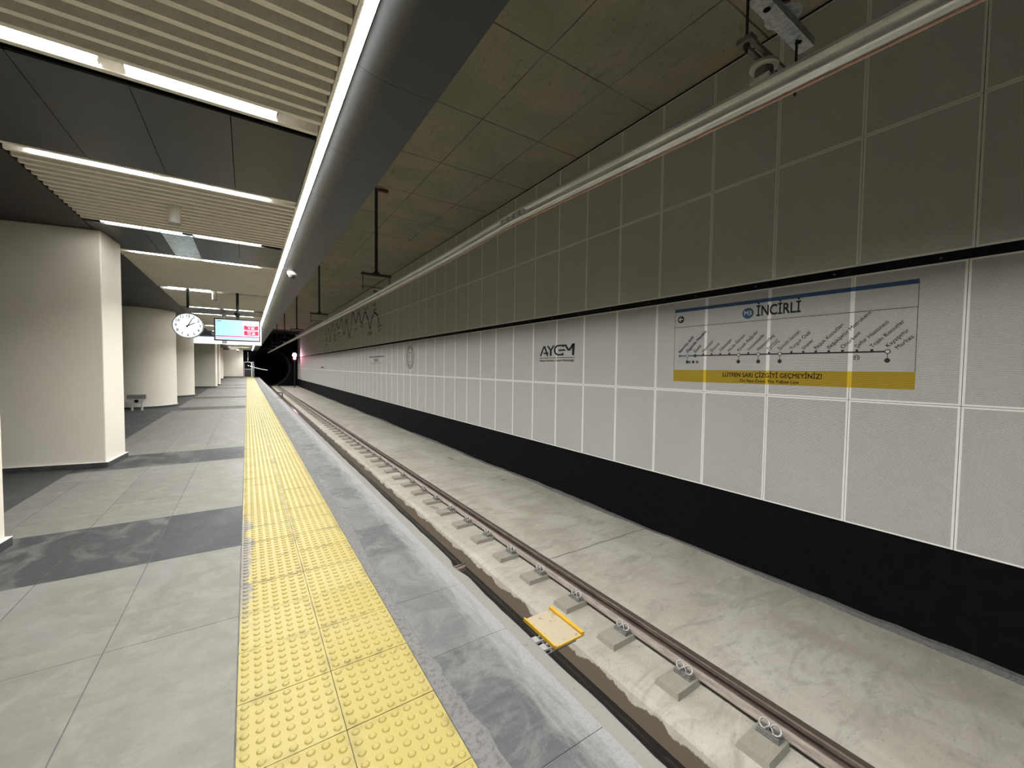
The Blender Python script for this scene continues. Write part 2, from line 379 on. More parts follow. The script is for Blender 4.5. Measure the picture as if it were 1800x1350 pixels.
# light / dark stone tiles, 0.6 x 1.2 m
COLS = [(-.67, -.0605), (-1.27, -.673), (-1.87, -1.273), (-2.15, -1.873)]
BANDS = [(4.19, 5.385), (8.19, 9.35), (17.75, 19.0), (23.7, 24.8), (33.3, 34.5), (38.6, 39.8), (49, 50.2), (57, 58.2)]
cache = {}
def tile_obj(name, x0, x1, y0, y1, mat, parent=floor, z1=0.0, th=.02):
    k = (round(x1-x0, 3), round(y1-y0, 3), mat)
    if k not in cache:
        hx, hy = (x1-x0)/2-.0015, (y1-y0)/2-.0015
        cache[k] = MB().box(-hx, hx, -hy, hy, -th, 0).mesh(name, mat)
    return obj(name, cache[k], parent, ((x0+x1)/2, (y0+y1)/2, z1 + random.uniform(-.0006, .0004)))
def rows_between(a, b, first):
    ys = [a]; y = a+first
    while y < b-.12: ys.append(y); y += 1.2
    ys.append(b); return list(zip(ys[:-1], ys[1:]))
edges = [(-4.2, -3.0)] + BANDS + [(YE, YE)]
prev = YB
for a, b in edges:
    for ci, (x0, x1) in enumerate(COLS):
        first = {0: .78, 1: .78, 2: .41, 3: 1.0}[ci] if prev > 5 else (a-prev) % 1.2 or 1.2
        for p, q in rows_between(prev, a, first): tile_obj('floor_tile', x0, x1, p, q, 'tile_light')
        if b > a: tile_obj('dark_floor_tile', x0, x1, a, b, 'tile_dark_clean' if ci == 0 else 'tile_dark')
    prev = b
for ci, (x0, x1) in enumerate([(-2.75, -2.15), (-3.35, -2.75), (-3.95, -3.35)]):
    y = 3.0 + .4*ci
    while y < 32: tile_obj('border_tile', x0, x1, y, y+1.2, 'tile_border'); y += 1.2
MB_ = MB().box(-7, -3.95, YB, YE, -.004, -.001); obj('far_paving', MB_.mesh('far_paving', 'tile_border'), floor)
MB_ = MB().box(-3.95, -2.152, 32.2, YE, -.004, -.001); obj('far_paving', MB_.mesh('far_paving', 'tile_border'), floor)
# tactile tiles, two columns of 0.4 m with 7 x 7 domes
def tactile_mesh(domes=True):
    m = MB().box(-.1985, .1985, -.1985, .1985, -.02, .003)
    if domes:
        for i in range(7):
            for j in range(7):
                cx, cy = (i-3)*.0565, (j-3)*.0565; k = 8; vv = []
                for r, z in ((.0185, .003), (.014, .0078), (.008, .0095)):
                    vv += [(cx+r*math.cos(2*math.pi*a/k), cy+r*math.sin(2*math.pi*a/k), z) for a in range(k)]
                m.add(vv, [(b*k+a, b*k+(a+1) % k, (b+1)*k+(a+1) % k, (b+1)*k+a) for b in (0, 1) for a in range(k)] + [tuple(range(2*k, 3*k))])
    return m
tm = tactile_mesh().mesh('tactile_tile', 'tactile')
far = MB(); cnt = 0
y = 2.985-.4*10
while y < YE:
    for cx in (.1435, .5435):
        if cnt < 298: obj('tactile_tile', tm, floor, (cx, y+.2, random.uniform(0, .0022)), (random.uniform(-.004, .004), random.uniform(-.004, .004), 0)); cnt += 1
        else: far.box(cx-.1985, cx+.1985, y+.0015, min(y+.3985, YE), -.02, .003)
    y += .4
tag(obj('far_tactile_tiles', far.mesh('far_tactile_tiles', 'tactile'), floor), kind='stuff')
# mortar strip and coping stones
mb = MB(); n = 600
for i in range(n+1):
    y = YB+(YE-YB)*i/n; wdt = .83+.035*math.sin(y*1.7)+random.uniform(-.012, .012)
    mb.v += [(.746, y, .001), (wdt, y, .0005+random.uniform(0, .002)), (wdt+.012, y, -.006)]
mb.f = [(i*3+k, i*3+k+1, (i+1)*3+k+1, (i+1)*3+k) for i in range(n) for k in (0, 1)]; mb.mi = [0]*len(mb.f)
obj('mortar_strip', mb.mesh('mortar_strip', 'mortar'), floor)
y = -2.3; k = 0
while y < YE:
    ln_ = [.8, .6, .78, .62, .7][k % 5]
    tile_obj('coping_stone', .80, 1.297, y, min(y+ln_, YE), 'coping', z1=-.001); y += ln_; k += 1
tile_obj('coping_stone', .80, 1.297, YB, -2.3, 'coping', z1=-.001)
# ------------------------------------------------------------------ track bed
TZ = -1.278
prof = [(1.20, -1.6), (6.06, -1.6), (6.06, TZ), (5.9, TZ), (2.90, TZ), (2.865, TZ-.006), (2.84, TZ-.03), (2.765, TZ-.20), (2.25, TZ-.20), (2.15, TZ), (1.20, TZ)]
tb = MB(); tb.sweep(prof, [(0, YB, 0), (0, 20, 0), (0, 66.2, 0)])
bed = tag(obj('track_bed', tb.mesh('track_bed', 'track_concrete')), kind='structure')
wat = MB().box(2.245, 2.775, YB, 66, TZ-.2, TZ-.185)
tag(obj('drain_water', wat.mesh('drain_water', 'water')), 'dark standing water along the drain channel between the rails', 'water', kind='stuff')
mb = MB()
for y, x0, x1 in ((4.62, 3.75, 5.98), (10.75, 3.75, 5.98), (16.5, 3.7, 5.98), (24, 3.7, 5.98), (31, 3.7, 5.98)):
    pts = [(x0+(x1-x0)*i/14, y+random.uniform(-.012, .012)) for i in range(15)]
    mb.add([(a, b+s_*.006, TZ+.0008) for a, b in pts for s_ in (-1, 1)], [(2*i, 2*i+1, 2*i+3, 2*i+2)[::-1] for i in range(14)])
obj('joint_line', mb.mesh('joint_line', 'rebar'), bed)
mb = MB(); n = 240                                              # ragged mortar fillet where the bed meets the black wall base
for i in range(n+1):
    y = YB+72*(i/n)**1.5; a = .055+.03*math.sin(y*1.3)+random.uniform(-.018, .018); h = .035+.02*math.sin(y*.9+1)+random.uniform(-.01, .01)
    mb.v += [(6.0-a, y, TZ-.002), (6.0-a*.55, y, TZ+h*.8), (6.03, y, TZ+h)]
mb.f = [(i*3+k, i*3+k+1, (i+1)*3+k+1, (i+1)*3+k) for i in range(n) for k in (0, 1)]; mb.mi = [0]*len(mb.f)
obj('mortar_fillet', mb.mesh('mortar_fillet', 'mortar'), bed)
# rails
RX = 3.467; RT = -1.075
half = [(.075, -.152), (.075, -.142), (.02, -.122), (.009, -.105), (.009, -.05), (.036, -.038), (.036, -.008), (.028, 0)]
rp = [(a, b) for a, b in half] + [(-a, b) for a, b in half[::-1]]
RAILS = []
for x, lab in ((RX, 'rusty brown steel running rail with clips, far side of the drain'), (RX-1.507, 'rusty steel running rail close under the platform edge')):
    m = MB(); m.sweep(rp, [(x, YB, RT), (x, 66, RT)])
    e = tag(obj('running_rail', m.mesh('running_rail', 'rail')), lab, 'rail', 'running rails'); RAILS.append(e)
    m = MB().box(x-.028, x+.028, YB, 66, RT+.0002, RT+.0018); obj('rail_tread', m.mesh('rail_tread', 'rail_top'), e)
# rail fasteners: concrete pad, plate, spring clip, bolt
zt, zb, bv = RT-.152, TZ-.004, .016
pad_me = MB().add([(-.395, -.125, zb), (-.08, -.125, zb), (-.08, .125, zb), (-.395, .125, zb), (-.395+bv, -.125+bv, zt), (-.08, -.125+bv, zt), (-.08, .125-bv, zt), (-.395+bv, .125-bv, zt)],
    [(3, 2, 1, 0), (4, 5, 6, 7), (0, 1, 5, 4), (1, 2, 6, 5), (2, 3, 7, 6), (3, 0, 4, 7)]).mesh('pad', 'pad_concrete')
seat_me = MB().box(-.0785, .20, -.11, .11, zb, zt-.0005).mesh('rail_seat', 'pad_concrete')
plate = MB().box(-.175, -.080, -.085, .085, RT-.152, RT-.140).box(-.165, -.085, -.078, .078, RT-.140, RT-.122).mesh('plate', 'plate_steel')
cl = MB(); zc = RT-.088
for sgn in (-1, 1):
    pts = []
    for i in range(19):
        a = math.radians(-120+310*i/18); u_, v_ = .036*math.cos(a), .034*math.sin(a)
        pts.append((-.125+.62*v_, sgn*(.041+u_), zc+.78*v_))
    cl.tube(pts, .0068, 6)
cl.tube([(-.143, -.03, zc-.02), (-.128, -.012, zc-.004), (-.122, 0, zc), (-.128, .012, zc-.004), (-.143, .03, zc-.02)], .0068, 6)
clip = cl.mesh('spring_clip', 'steel_clip', smooth=True)
bolt = MB().cyl((-.112, 0, RT-.136), .011, 0, .055, 6).mesh('bolt', 'dark_steel')
def fastener(x, k, y, label, flip=False):
    e = empty('rail_fastener', (x, y, 0), label, 'rail clip', 'rail fasteners', (0, 0, math.pi if flip else 0))
    obj('rail_seat', seat_me, RAILS[flip], (x, y, 0), (0, 0, math.pi if flip else 0))
    obj('pad', pad_me, e); obj('plate', plate, e); obj('spring_clip', clip, e); obj('bolt', bolt, e)
for k in range(-5, 88):
    y = 1.385+.7285*k
    lab = ('%s rail clip on its concrete pad, counted from the bottom of the picture' % ORD[k]) if 0 <= k < 12 else (
        'distant small rail clip on a concrete pad along the far rail' if k > 0 else 'rail clip on a concrete pad beyond the lower picture edge')
    fastener(RX, k, y, lab)
for k in range(-1, 22): fastener(RX-1.507, k, 1.385+.7285*k, 'rail clip on a concrete pad of the rail under the platform edge', True)
# ------------------------------------------------------------------ right wall
mb = MB().box(6.03, 6.3, YB, 65.6, -1.6, 6.2); wall = tag(obj('wall_right', mb.mesh('wall_right', 'black')), kind='structure')
mb = MB().box(6.012, 6.03, YB, 65.6, TZ, -.25); obj('wall_base', mb.mesh('wall_base', 'wall_black'), wall)
for r, (z0, z1, y0) in enumerate(((ZR[0], ZR[1], Y0), (ZR[1], ZR[2], Y0), (ZR[3], ZR[4], YU), (ZR[4], ZR[5], YU))):
    h = (z1-z0)/2; me = MB().box(0, .02, -PW/2+.0025, PW/2-.0025, -h+.0025, h-.0025).mesh('panel', 'perf_panel' if r < 2 else 'perf_panel_upper')
    for k in range(-2, 70):
        obj('panel', me, wall, (6.0, y0+PW*(k+.5), (z0+z1)/2))
sl = MB().cyl((6.004, 0, 2.777), .012, 0, .03, 8, 'x').mesh('slot_bolt', 'dark_steel')
for k in range(0, 26): obj('slot_bolt', sl, wall, (0, Y0+.2+PW*k, 0))
mb = MB().box(6.0, 6.3, 65.6, 66.4, -1.6, 6.2); obj('wall_return', mb.mesh('wall_return', 'black'), wall)
# ------------------------------------------------------------------ concrete ceiling over the track
mb = MB().box(1.15, 6.3, YB, 58, 6.15, 6.4); ctrack = tag(obj('ceiling_track', mb.mesh('ceiling_track', 'cast_concrete')), kind='structure')
mb = MB().box(1.15, 6.3, 58, 66.4, 6.15, 6.4); obj('dark_bay', mb.mesh('dark_bay', 'dark_plate'), ctrack)
# ------------------------------------------------------------------ platform ceiling
mb = MB().box(-1.90, .70, YB, YE, CZ+.16, CZ+.25)
ceil = tag(obj('ceiling', mb.mesh('ceiling', 'dark_plate')), kind='structure')
mb = MB().box(-7, -1.885, YB, YE, CZ, CZ+.25); obj('side_soffit', mb.mesh('side_soffit', 'left_soffit'), ceil)
mb = MB().box(.535, .553, YB, YE, CZ+.012, CZ+.16); obj('end_closer', mb.mesh('end_closer', 'slat'), ceil)
SB = [(-4.1, -2.4), (-.1, 1.57), (3.94, 5.60), (8.0, 9.57), (17.8, 19.67), (29.55, 31.2), (41.0, 42.7), (52.0, 53.7)]
sx = [-1.87, -1.275, -.685, -.09, .528]
pc = {}
for bi, (a, b) in enumerate(SB):
    for i in range(4):
        pale_blue = bi == 3 and i == 1
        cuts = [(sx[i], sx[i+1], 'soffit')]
        if pale_blue: cuts = [(sx[i], -1.07, 'soffit'), (-1.07, sx[i+1], 'pale_blue')]
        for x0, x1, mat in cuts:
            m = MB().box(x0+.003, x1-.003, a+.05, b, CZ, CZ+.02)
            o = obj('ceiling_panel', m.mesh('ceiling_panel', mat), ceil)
            if pale_blue and mat == 'pale_blue': o['label'] = 'pale blue shiny panel'
    m = MB().box(sx[0], sx[4], a, a+.05, CZ+.03, CZ+.16); obj('shadow_gap', m.mesh('shadow_gap', 'black'), ceil)
LX = [(-1.70, -.80), (-.665, .21)]
slat_me = MB().box(-1.87, .528, -.0225, .0225, CZ, CZ+.115).mesh('slat', 'slat')
far_slats = MB()
groups = [(-6.0, -4.15), (-2.35, -.15), (1.62, 3.83), (5.64, 7.95), (9.62, 17.75), (19.72, 29.5), (31.25, 40.95), (42.75, 51.95), (53.75, 62.4)]
rowsY = []; single = []
for gi, (a, b) in enumerate(groups):
    mids = {4: 13.7, 5: 25.5, 6: 36.0, 7: 47.3, 8: 58.5}.get(gi)
    ys = [a] if gi > 0 else []
    y = a+.165
    while y < b-.07:
        if mids is None or abs(y-mids) > .08: ys.append(y)
        y += .1475
    if gi == 2: ys.append(3.887)
    for q in ys:
        if q < 19.7: obj('slat', slat_me, ceil, (0, q, 0))
        else: far_slats.box(-1.87, .528, q-.0225, q+.0225, CZ, CZ+.115)
    rowsY += [a+.088, b]
    if mids: single.append(mids)
tag(obj('far_slats', far_slats.mesh('far_slats', 'slat'), ceil), kind='stuff')
lamp_me = MB().frust(-.45, .45, -.038, .038, CZ+.05, CZ+.008, .008)
lamp_me.mi = [1, 0, 0, 0, 1, 1]; lamp_me = lamp_me.mesh('diffuser', 'lamp', 'white_paint'); hous = MB().box(-.46, .46, -.042, .042, CZ+.05, CZ+.10).mesh('housing', 'white_paint')
vis = 0
def lamp(x0, x1, y, label):
    e = empty('linear_ceiling_lamp', ((x0+x1)/2, y, 0), label, 'ceiling lamp', 'linear ceiling lamps across the slatted ceiling')
    obj('diffuser', lamp_me, e); obj('housing', hous, e)
allrows = sorted([(y, False) for y in rowsY if y > YB+.3] + [(y, True) for y in single])
for y, sg in allrows:
    if y > 3: nm = ORD[vis] if vis < 20 else 'last'; vis += 1
    for i, (x0, x1) in enumerate(LX):
        if sg and i == 1: continue
        if y < 3: lab = 'bright linear ceiling lamp overhead, outside the picture'
        else: lab = '%s linear ceiling lamp of the %s lamp row from the camera' % (('left-hand', 'right-hand')[i], nm)
        lamp(x0, x1, y, lab)
# LED strip and dark fascia soffit
fas = MB().box(.66, 1.203, YB, YE+.6, CZ+.055, CZ+.2); fas.box(1.13, 1.2, YB, YE+.6, CZ+.2, 6.15); fas.box(.55, .66, YB, YE+.6, CZ+.075, CZ+.2)
trim = tag(obj('trim_1', fas.mesh('trim_1', 'fascia')), kind='structure')
cove = [(.642+.238*i/14, .05*(1-i/14)**2.1) for i in range(15)]
pf = cove + [(1.205, 0), (1.205, .055), (.642, .055)]
fm = MB(); n_ = len(pf)
fm.add([(a, y, b+CZ) for y in (.0015, 1.1885) for a, b in cove], [(i, 15+i, 16+i, i+1) for i in range(14)])
fm.add([(a, y, b+CZ) for y in (.0015, 1.1885) for a, b in pf], [(i, n_+i, n_+(i+1) % n_, (i+1) % n_) for i in range(14, n_)] + [tuple(range(n_)), tuple(range(2*n_-1, n_-1, -1))])
fm = fm.mesh('fascia_panel', 'fascia')
for q in list(fm.polygons)[:14]: q.use_smooth = True
k = -8
while 4.10+1.19*k < YE+.4:
    if 4.10+1.19*k > YB-1: obj('fascia_panel', fm, trim, (0, 4.10+1.19*k, 0))
    k += 1
led_me = MB().frust(.567, .638, .004, 1.442, CZ+.062, CZ+.045, .004); led_me.mi = [1, 0, 1, 1, 1, 1]; led_me = led_me.mesh('diffuser', 'led', 'white_paint'); ledh = MB().box(.564, .641, .003, 1.443, CZ+.062, CZ+.075).mesh('led_channel', 'white_paint')
k = -6; q = 0
while 3.353+1.446*k < YE-.5:
    y = 3.353+1.446*k
    lab = ('%s segment of the bright LED strip along the dark soffit, from the top' % ORD[q]) if y > 1.5 and q < 6 else (
        'short distant segment of the bright LED strip along the dark soffit' if y > 1.5 else 'LED strip segment overhead, outside the picture')
    if y > 1.5: q += 1
    e = empty('led_strip_light', (0, y, 0), lab, 'led light', 'LED strip segments along the soffit')
    obj('diffuser', led_me, e); obj('led_channel', ledh, e); k += 1
# ------------------------------------------------------------------ pillars and walls on the left
def pier(dx, dy, label):
    e = empty('pillar', (dx-2.9, dy+9, 0), label, 'pillar', 'plastered pillars along the platform')
    poly = [(-1.81, 8.465), (-1.735, 9.23), (-4.0, 9.62), (-4.0, 8.89)]
    pl = [(x+2.9, y-9) for x, y in poly]
    def grow(g): return [(x*(1+g/1.09), y+(g if y > .1 else -g)) for x, y in pl]
    m = MB().prism(pl, .0, CZ); b = obj('shaft', m.mesh('shaft', 'plaster'), e)
    bv = b.modifiers.new('b', 'BEVEL'); bv.width = .012; bv.segments = 2; bv.limit_method = 'ANGLE'
    obj('baseboard', MB().prism(grow(.028), .0005, .075).mesh('baseboard', 'plinth'), e)
    obj('baseboard_highlight', MB().prism(grow(.029), .075, .081).mesh('baseboard_highlight', 'plinth_highlight'), e)  # thin pale strip, the top edge highlight as painted geometry
pier(0, -4.05, 'beige plastered pillar cut off by the left picture edge, nearest the camera')
pier(0, 0, 'large beige angular plastered pillar with pale right face')
pier(-.05, 26.65, 'small distant angular beige pillar behind the clock')
pier(-.05, 30.7, 'thin sliver of distant beige pillar just right of another one')
def round_col(x, y, r, label):
    e = empty('pillar', (x, y, 0), label, 'pillar', 'plastered pillars along the platform')
    obj('shaft', MB().cyl((0, 0, 0), r, 0, CZ, 144).mesh('shaft', 'plaster'), e)
    obj('baseboard', MB().cyl((0, 0, 0), r+.025, .0005, .075, 72).mesh('baseboard', 'plinth'), e)
    obj('baseboard_highlight', MB().cyl((0, 0, 0), r+.026, .075, .081, 72).mesh('baseboard_highlight', 'plinth_highlight'), e)
round_col(-3.4, 20.0, 1.13, 'wide round beige pillar behind the small grey stand')
round_col(-3.38, 26.0, 1.13, 'round beige pillar partly hidden behind the clock')
round_col(-3.4, 50.5, 1.13, 'far round beige pillar, almost hidden')
round_col(-3.4, 56.5, 1.13, 'farthest round beige pillar in front of the end wall')
mb = MB().box(-7.3, -7, YB, YE+.5, -.3, CZ+.2); tag(obj('wall_left', mb.mesh('wall_left', 'plaster')), kind='structure')
mb = MB().box(-7, 6.3, YB-.3, YB, -1.6, 6.4); tag(obj('wall_back_added', mb.mesh('wall_back_added', 'dark_plate')), kind='structure')  # unseen wall added behind the camera to keep the light in
mb = MB().box(-7, -.42, YE, YE+.3, -.3, CZ+.25); we = tag(obj('wall_front', mb.mesh('wall_front', 'plaster')), kind='structure')
mb = MB().box(-7, -.41, YE-.02, YE, 0, .12); obj('baseboard', mb.mesh('baseboard', 'plinth'), we)
# tunnel portal and curving bore
cxb, czb, rb = 2.5, 1.37, 2.72
N = 48; mb = MB()
outer = []
for i in range(N):
    a = 2*math.pi*i/N; c_, s_ = math.cos(a), math.sin(a); k = 1/max(abs(c_), abs(s_)); outer.append((cxb+6*k*c_, czb+5.5*k*s_))
mb.v = [(cxb+rb*math.cos(2*math.pi*i/N), 66.4, czb+rb*math.sin(2*math.pi*i/N)) for i in range(N)] + [(x, 66.4, z) for x, z in outer]
mb.f = [(i, (i+1) % N, N+(i+1) % N, N+i) for i in range(N)]; mb.mi = [0]*N
tag(obj('wall_portal', mb.mesh('wall_portal', 'black')), kind='structure')
def bore(y):
    u = max(0, (y-66.4)/80); return cxb+5.7*u*(.55+.45*u), czb-1.6*u
mb = MB(); ys = [66.4+6*i for i in range(18)]
for y in ys:
    bx, bz = bore(y); mb.v += [(bx+rb*math.cos(2*math.pi*i/N), y, bz+rb*math.sin(2*math.pi*i/N)) for i in range(N)]
mb.f = [(j*N+i, j*N+(i+1) % N, (j+1)*N+(i+1) % N, (j+1)*N+i) for j in range(len(ys)-1) for i in range(N)] + [tuple(range((len(ys)-1)*N, len(ys)*N))]; mb.mi = [0]*len(mb.f)
tag(obj('tunnel_bore', mb.mesh('tunnel_bore', 'tunnel_concrete')), kind='structure')
TL = [(-.1, 70.0, 1.65), (.17, 72.2, 1.56), (.46, 75.5, 1.47), (.75, 79.3, 1.37), (1.05, 83.5, 1.27), (1.36, 88.0, 1.17), (1.69, 92.8, 1.07), (2.05, 97.8, .96), (2.42, 103.1, .86), (2.83, 108.6, .76), (3.26, 114.3, .66), (3.71, 120.1, .56), (4.2, 126.1, .47), (4.71, 132.3, .38)]
for i, (x, y, z) in enumerate(TL):
    e = empty('tunnel_lamp', (x, y, z), 'tiny white lamp in the curved row inside the dark tunnel', 'lamp', 'tunnel wall lamps')
    obj('bulb', MB().lathe([(.015, -.045), (.05, -.03), (.06, 0), (.05, .03), (.015, .045)], 8).mesh('bulb', 'tunnel_lamp'), e)
    obj('bracket', MB().box(-.3, -.06, -.02, .02, -.02, .02).mesh('bracket', 'black_metal'), e)
# ------------------------------------------------------------------ end gate
e = empty('platform_gate', (0, YE-.6, 0), 'grey metal gate at the far end of the platform', 'gate')
for x0, x1, nm in ((-.36, -.30, 'gate_post'), (.44, .60, 'gate_post'), (.70, .76, 'gate_post')):
    obj(nm, MB().box(x0, x1, -.03, .03, 0, 2.05).mesh(nm, 'galvanised'), e)
for z in (2.0, 1.06, .02): obj('gate_rail', MB().box(-.36, .76, -.03, .03, z, z+.06).mesh('gate_rail', 'galvanised'), e)
obj('gate_panel', MB().box(-.3, .44, -.006, .006, .08, 1.06).mesh('gate_panel', 'dark_plate'), e)
obj('antenna_rod', MB().cyl((.1, 0, 0), .02, 2.06, 3.4, 8).mesh('antenna_rod', 'galvanised'), e)
# ------------------------------------------------------------------ conductor rail with hangers
def rail_x(y):
    P_ = [(-6, 2.86), (.4, 2.85), (1.4, 2.82), (4.1, 2.70), (6, 2.75), (10.6, 2.76), (20, 2.70), (30, 2.655), (40, 2.60), (66, 2.46)]
    for (a, b), (c, d) in zip(P_[:-1], P_[1:]):
        if y <= c: return b+(d-b)*(y-a)/(c-a)
    return P_[-1][1]
KZ = 3.297
KS = 1.17
hp = [(.006, .012), (.022, .010), (.026, .03), (.038, .036), (.038, .046), (.028, .052), (.022, .085), (.030, .098), (.047, .104), (.047, .122), (.040, .127)]
hp = [(a*KS, b*KS) for a, b in hp]; prof = hp + [(-a, b) for a, b in hp[::-1]]
path = [(rail_x(y), y, KZ) for y in [-6, .4, 1.4, 2.7, 4.1, 6, 8, 10.6, 15, 20, 30, 40, 52, 66]]
cr = empty('conductor_rail', (0, 0, 0), 'long aluminium overhead conductor rail above the track', 'conductor rail')
obj('profile', MB().sweep(prof[::-1], path).mesh('profile', 'aluminium'), cr)
obj('contact_wire', MB().tube([(x, y, z+.006) for x, y, z in path], .0075, 8).mesh('contact_wire', 'copper'), cr)
for yy in (4.1, 17.5, 31):
    xx = rail_x(yy); m = MB().box(xx-.043, xx-.034, yy-.25, yy+.25, KZ+.063, KZ+.114); sp_ = obj('splice_plate', m.mesh('splice_plate', 'aluminium'), cr)
    for i in range(4):
        for zz in (.063, .087): obj('bolt', MB().cyl((xx-.043, yy-.19+.125*i, KZ+zz*1.18), .008, -.006, 0, 6, 'x').mesh('bolt', 'black_metal'), sp_)
for i, y in enumerate((1.35, 10.6, 19.9, 29.2, 38.5, 47.8, 57.0)):
    xr = rail_x(y)
    lab = ['galvanised conductor rail hanger at the top right picture edge', 'tall conductor rail hanger pole nearest the dark soffit, with red tag', 'second hanger pole with crossbars further along the conductor rail',
           'third conductor rail hanger, close to the red glow'][i] if i < 4 else 'distant conductor rail hanger in the dark, number %s' % ORD[i]
    e = empty('rail_hanger', (xr, y, KZ), lab, 'hanger', 'conductor rail hangers')
    c0 = {0: .23}.get(i, .03); hw = .37
    zu = .60 if i else .62
    obj('drop_tube', MB().cyl((c0, 0, 0), .038, zu+.09, 6.15-KZ, 14).mesh('drop_tube', 'dark_steel'), e)
    obj('ceiling_flange', MB().box(c0-.14, c0+.14, -.1, .1, 6.12-KZ, 6.152-KZ).mesh('ceiling_flange', 'galvanised'), e)
    obj('tube_foot', MB().cyl((c0, 0, 0), .11, zu+.06, zu+.13, 14, r1=.04).mesh('tube_foot', 'galvanised' if i == 0 else 'dark_steel'), e)
    cb = MB().prism([(-.05, 0), (.05, 0), (.05, .06), (.043, .06), (.043, .008), (-.043, .008), (-.043, .06), (-.05, .06)], c0-hw, c0+hw, 'x')
    u = obj('upper_crossbar', cb.mesh('upper_crossbar', 'galvanised' if i == 0 else 'dark_steel'), e); u.location.z = zu
    if i == 0:
        for hx in (-.22, .24): obj('slot_hole', MB().cyl((c0+hx, 0, zu-.001), .022, -.0015, .0, 16).mesh('slot_hole', 'black'), e)
    lc = c0-.12 if i == 0 else c0
    lb = MB()
    for s_ in (-1, 1): lb.box(lc-.36, lc+.36, s_*.024-.012, s_*.024+.012, .30, .325)
    lb.box(lc-.37, lc-.30, -.045, .045, .298, .33).box(lc+.30, lc+.37, -.045, .045, .298, .33)
    obj('lower_crossbar', lb.mesh('lower_crossbar', 'insulator_grey'), e)
    for s_ in (-1, 1):
        obj('threaded_rod', MB().cyl((lc+s_*.335, 0, 0), .009, .24, zu+.09, 8).mesh('threaded_rod', 'dark_steel'), e)
        obj('nut', MB().cyl((lc+s_*.335, 0, 0), .019, .272, .298, 6).mesh('nut', 'dark_steel'), e)
    obj('insulator', MB().lathe([(.046, .165), (.054, .178), (.05, .20), (.055, .215), (.051, .235), (.055, .255)], 20).mesh('insulator', 'insulator_grey', smooth=True), e)
    obj('insulator_cap', MB().lathe([(.072, .240), (.084, .247), (.082, .264), (.06, .285), (.03, .30)], 22).mesh('insulator_cap', 'insulator_white'), e)
    obj('rail_clamp', MB().box(-.065, .065, -.06, .06, .1495, .172).mesh('rail_clamp', 'insulator_white'), e)
    if i == 1: obj('red_tag', MB().box(c0+.05, c0+.30, -.03, .06, 6.07-KZ, 6.119-KZ).mesh('red_tag', 'red_tag'), e)
# ------------------------------------------------------------------ yellow tray on brackets
e = empty('yellow_tray', (1.40, 2.06, -.175), 'yellow rimmed beige tray on two steel brackets at the platform edge', 'tray')
f = obj('tray_plate', MB().box(.20, .435, -.165, .168, -.006, 0).mesh('tray_plate', 'tray_face'), e)
for nm, b in (('tray_rim', (.194, .206, -.17, .172, -.012, .012)), ('tray_rim', (.42, .446, -.17, .172, -.010, .018)), ('tray_rim', (.194, .446, -.172, -.164, -.010, .002))):
    obj(nm, MB().box(*b).mesh(nm, 'tray_yellow'), e)
for y0 in (-.14, -.055):
    st = MB().box(-.0, .40, y0, y0+.004, -.05, -.009).box(-.0, .40, y0+.037, y0+.041, -.05, -.009).box(0, .40, y0, y0+.041, -.05, -.046)
    b_ = obj('strut_bracket', st.mesh('strut_bracket', 'galvanised'), e)
    for hx in (.09, .15): obj('strut_slot', MB().box(hx, hx+.03, y0-.0008, y0, -.036, -.024).mesh('strut_slot', 'black'), b_)
    obj('strut_clip', MB().box(.115, .165, y0-.006, y0+.047, -.009, -.004).mesh('strut_clip', 'steel_clip'), b_)
# broken bracket left at the slab edge, and a hook far along it
e = empty('steel_stub', (1.385, 2.86, -.02), 'rusty stub sticking out of the broken slab edge', 'stub')
obj('plate', MB().prism([(-.02, -.04), (.05, -.03), (.075, .0), (.05, .03), (-.02, .035)], -.03, .004).mesh('plate', 'rail'), e)
obj('bar', MB().tube([(-.01, .0, 0), (.06, .015, .006), (.09, .05, -.01)], .008, 7).mesh('bar', 'rebar'), e)
e = empty('steel_hook', (1.36, 22.9, -.02), 'small black hook standing at the platform edge, far along the track', 'hook')
obj('hook_bar', MB().tube([(.0, 0, 0), (.10, .3, .02), (.12, .5, .22), (-.12, .55, .25)], .028, 7).mesh('hook_bar', 'black_metal'), e)
obj('foot_plate', MB().box(-.22, .03, -.35, .05, .002, .03).mesh('foot_plate', 'black_metal'), e)
# ------------------------------------------------------------------ route sign printed on the cladding
SX = 5.9985
sg = empty('route_sign', (6.0, 2.68, 0), 'long printed line map with blue top bar and yellow warning band', 'sign')
def plate_(name, ya, yb, za, zb, mat, x=SX, parent=sg, base=(6.0, 2.68, 0)):
    return obj(name, MB().box(x-base[0], x-base[0]+.0012, ya-base[1], yb-base[1], za-base[2], zb-base[2]).mesh(name, mat), parent)
ZS = EYE
plate_('sign_field', 1.217, 4.148, ZS-.172, ZS+1.015, 'perf_print', 5.9991)
plate_('blue_bar', 1.217, 4.148, ZS+.966, ZS+1.015, 'perf_blue')
plate_('yellow_band', 1.215, 4.148, ZS-.174, ZS+.018, 'perf_yellow')
plate_('divider_line', 1.217, 4.148, ZS+.714, ZS+.722, 'perf_dark')
for ya in (1.217, 4.143): plate_('border_line', ya, ya+.005, ZS+.018, ZS+.966, 'perf_dark')
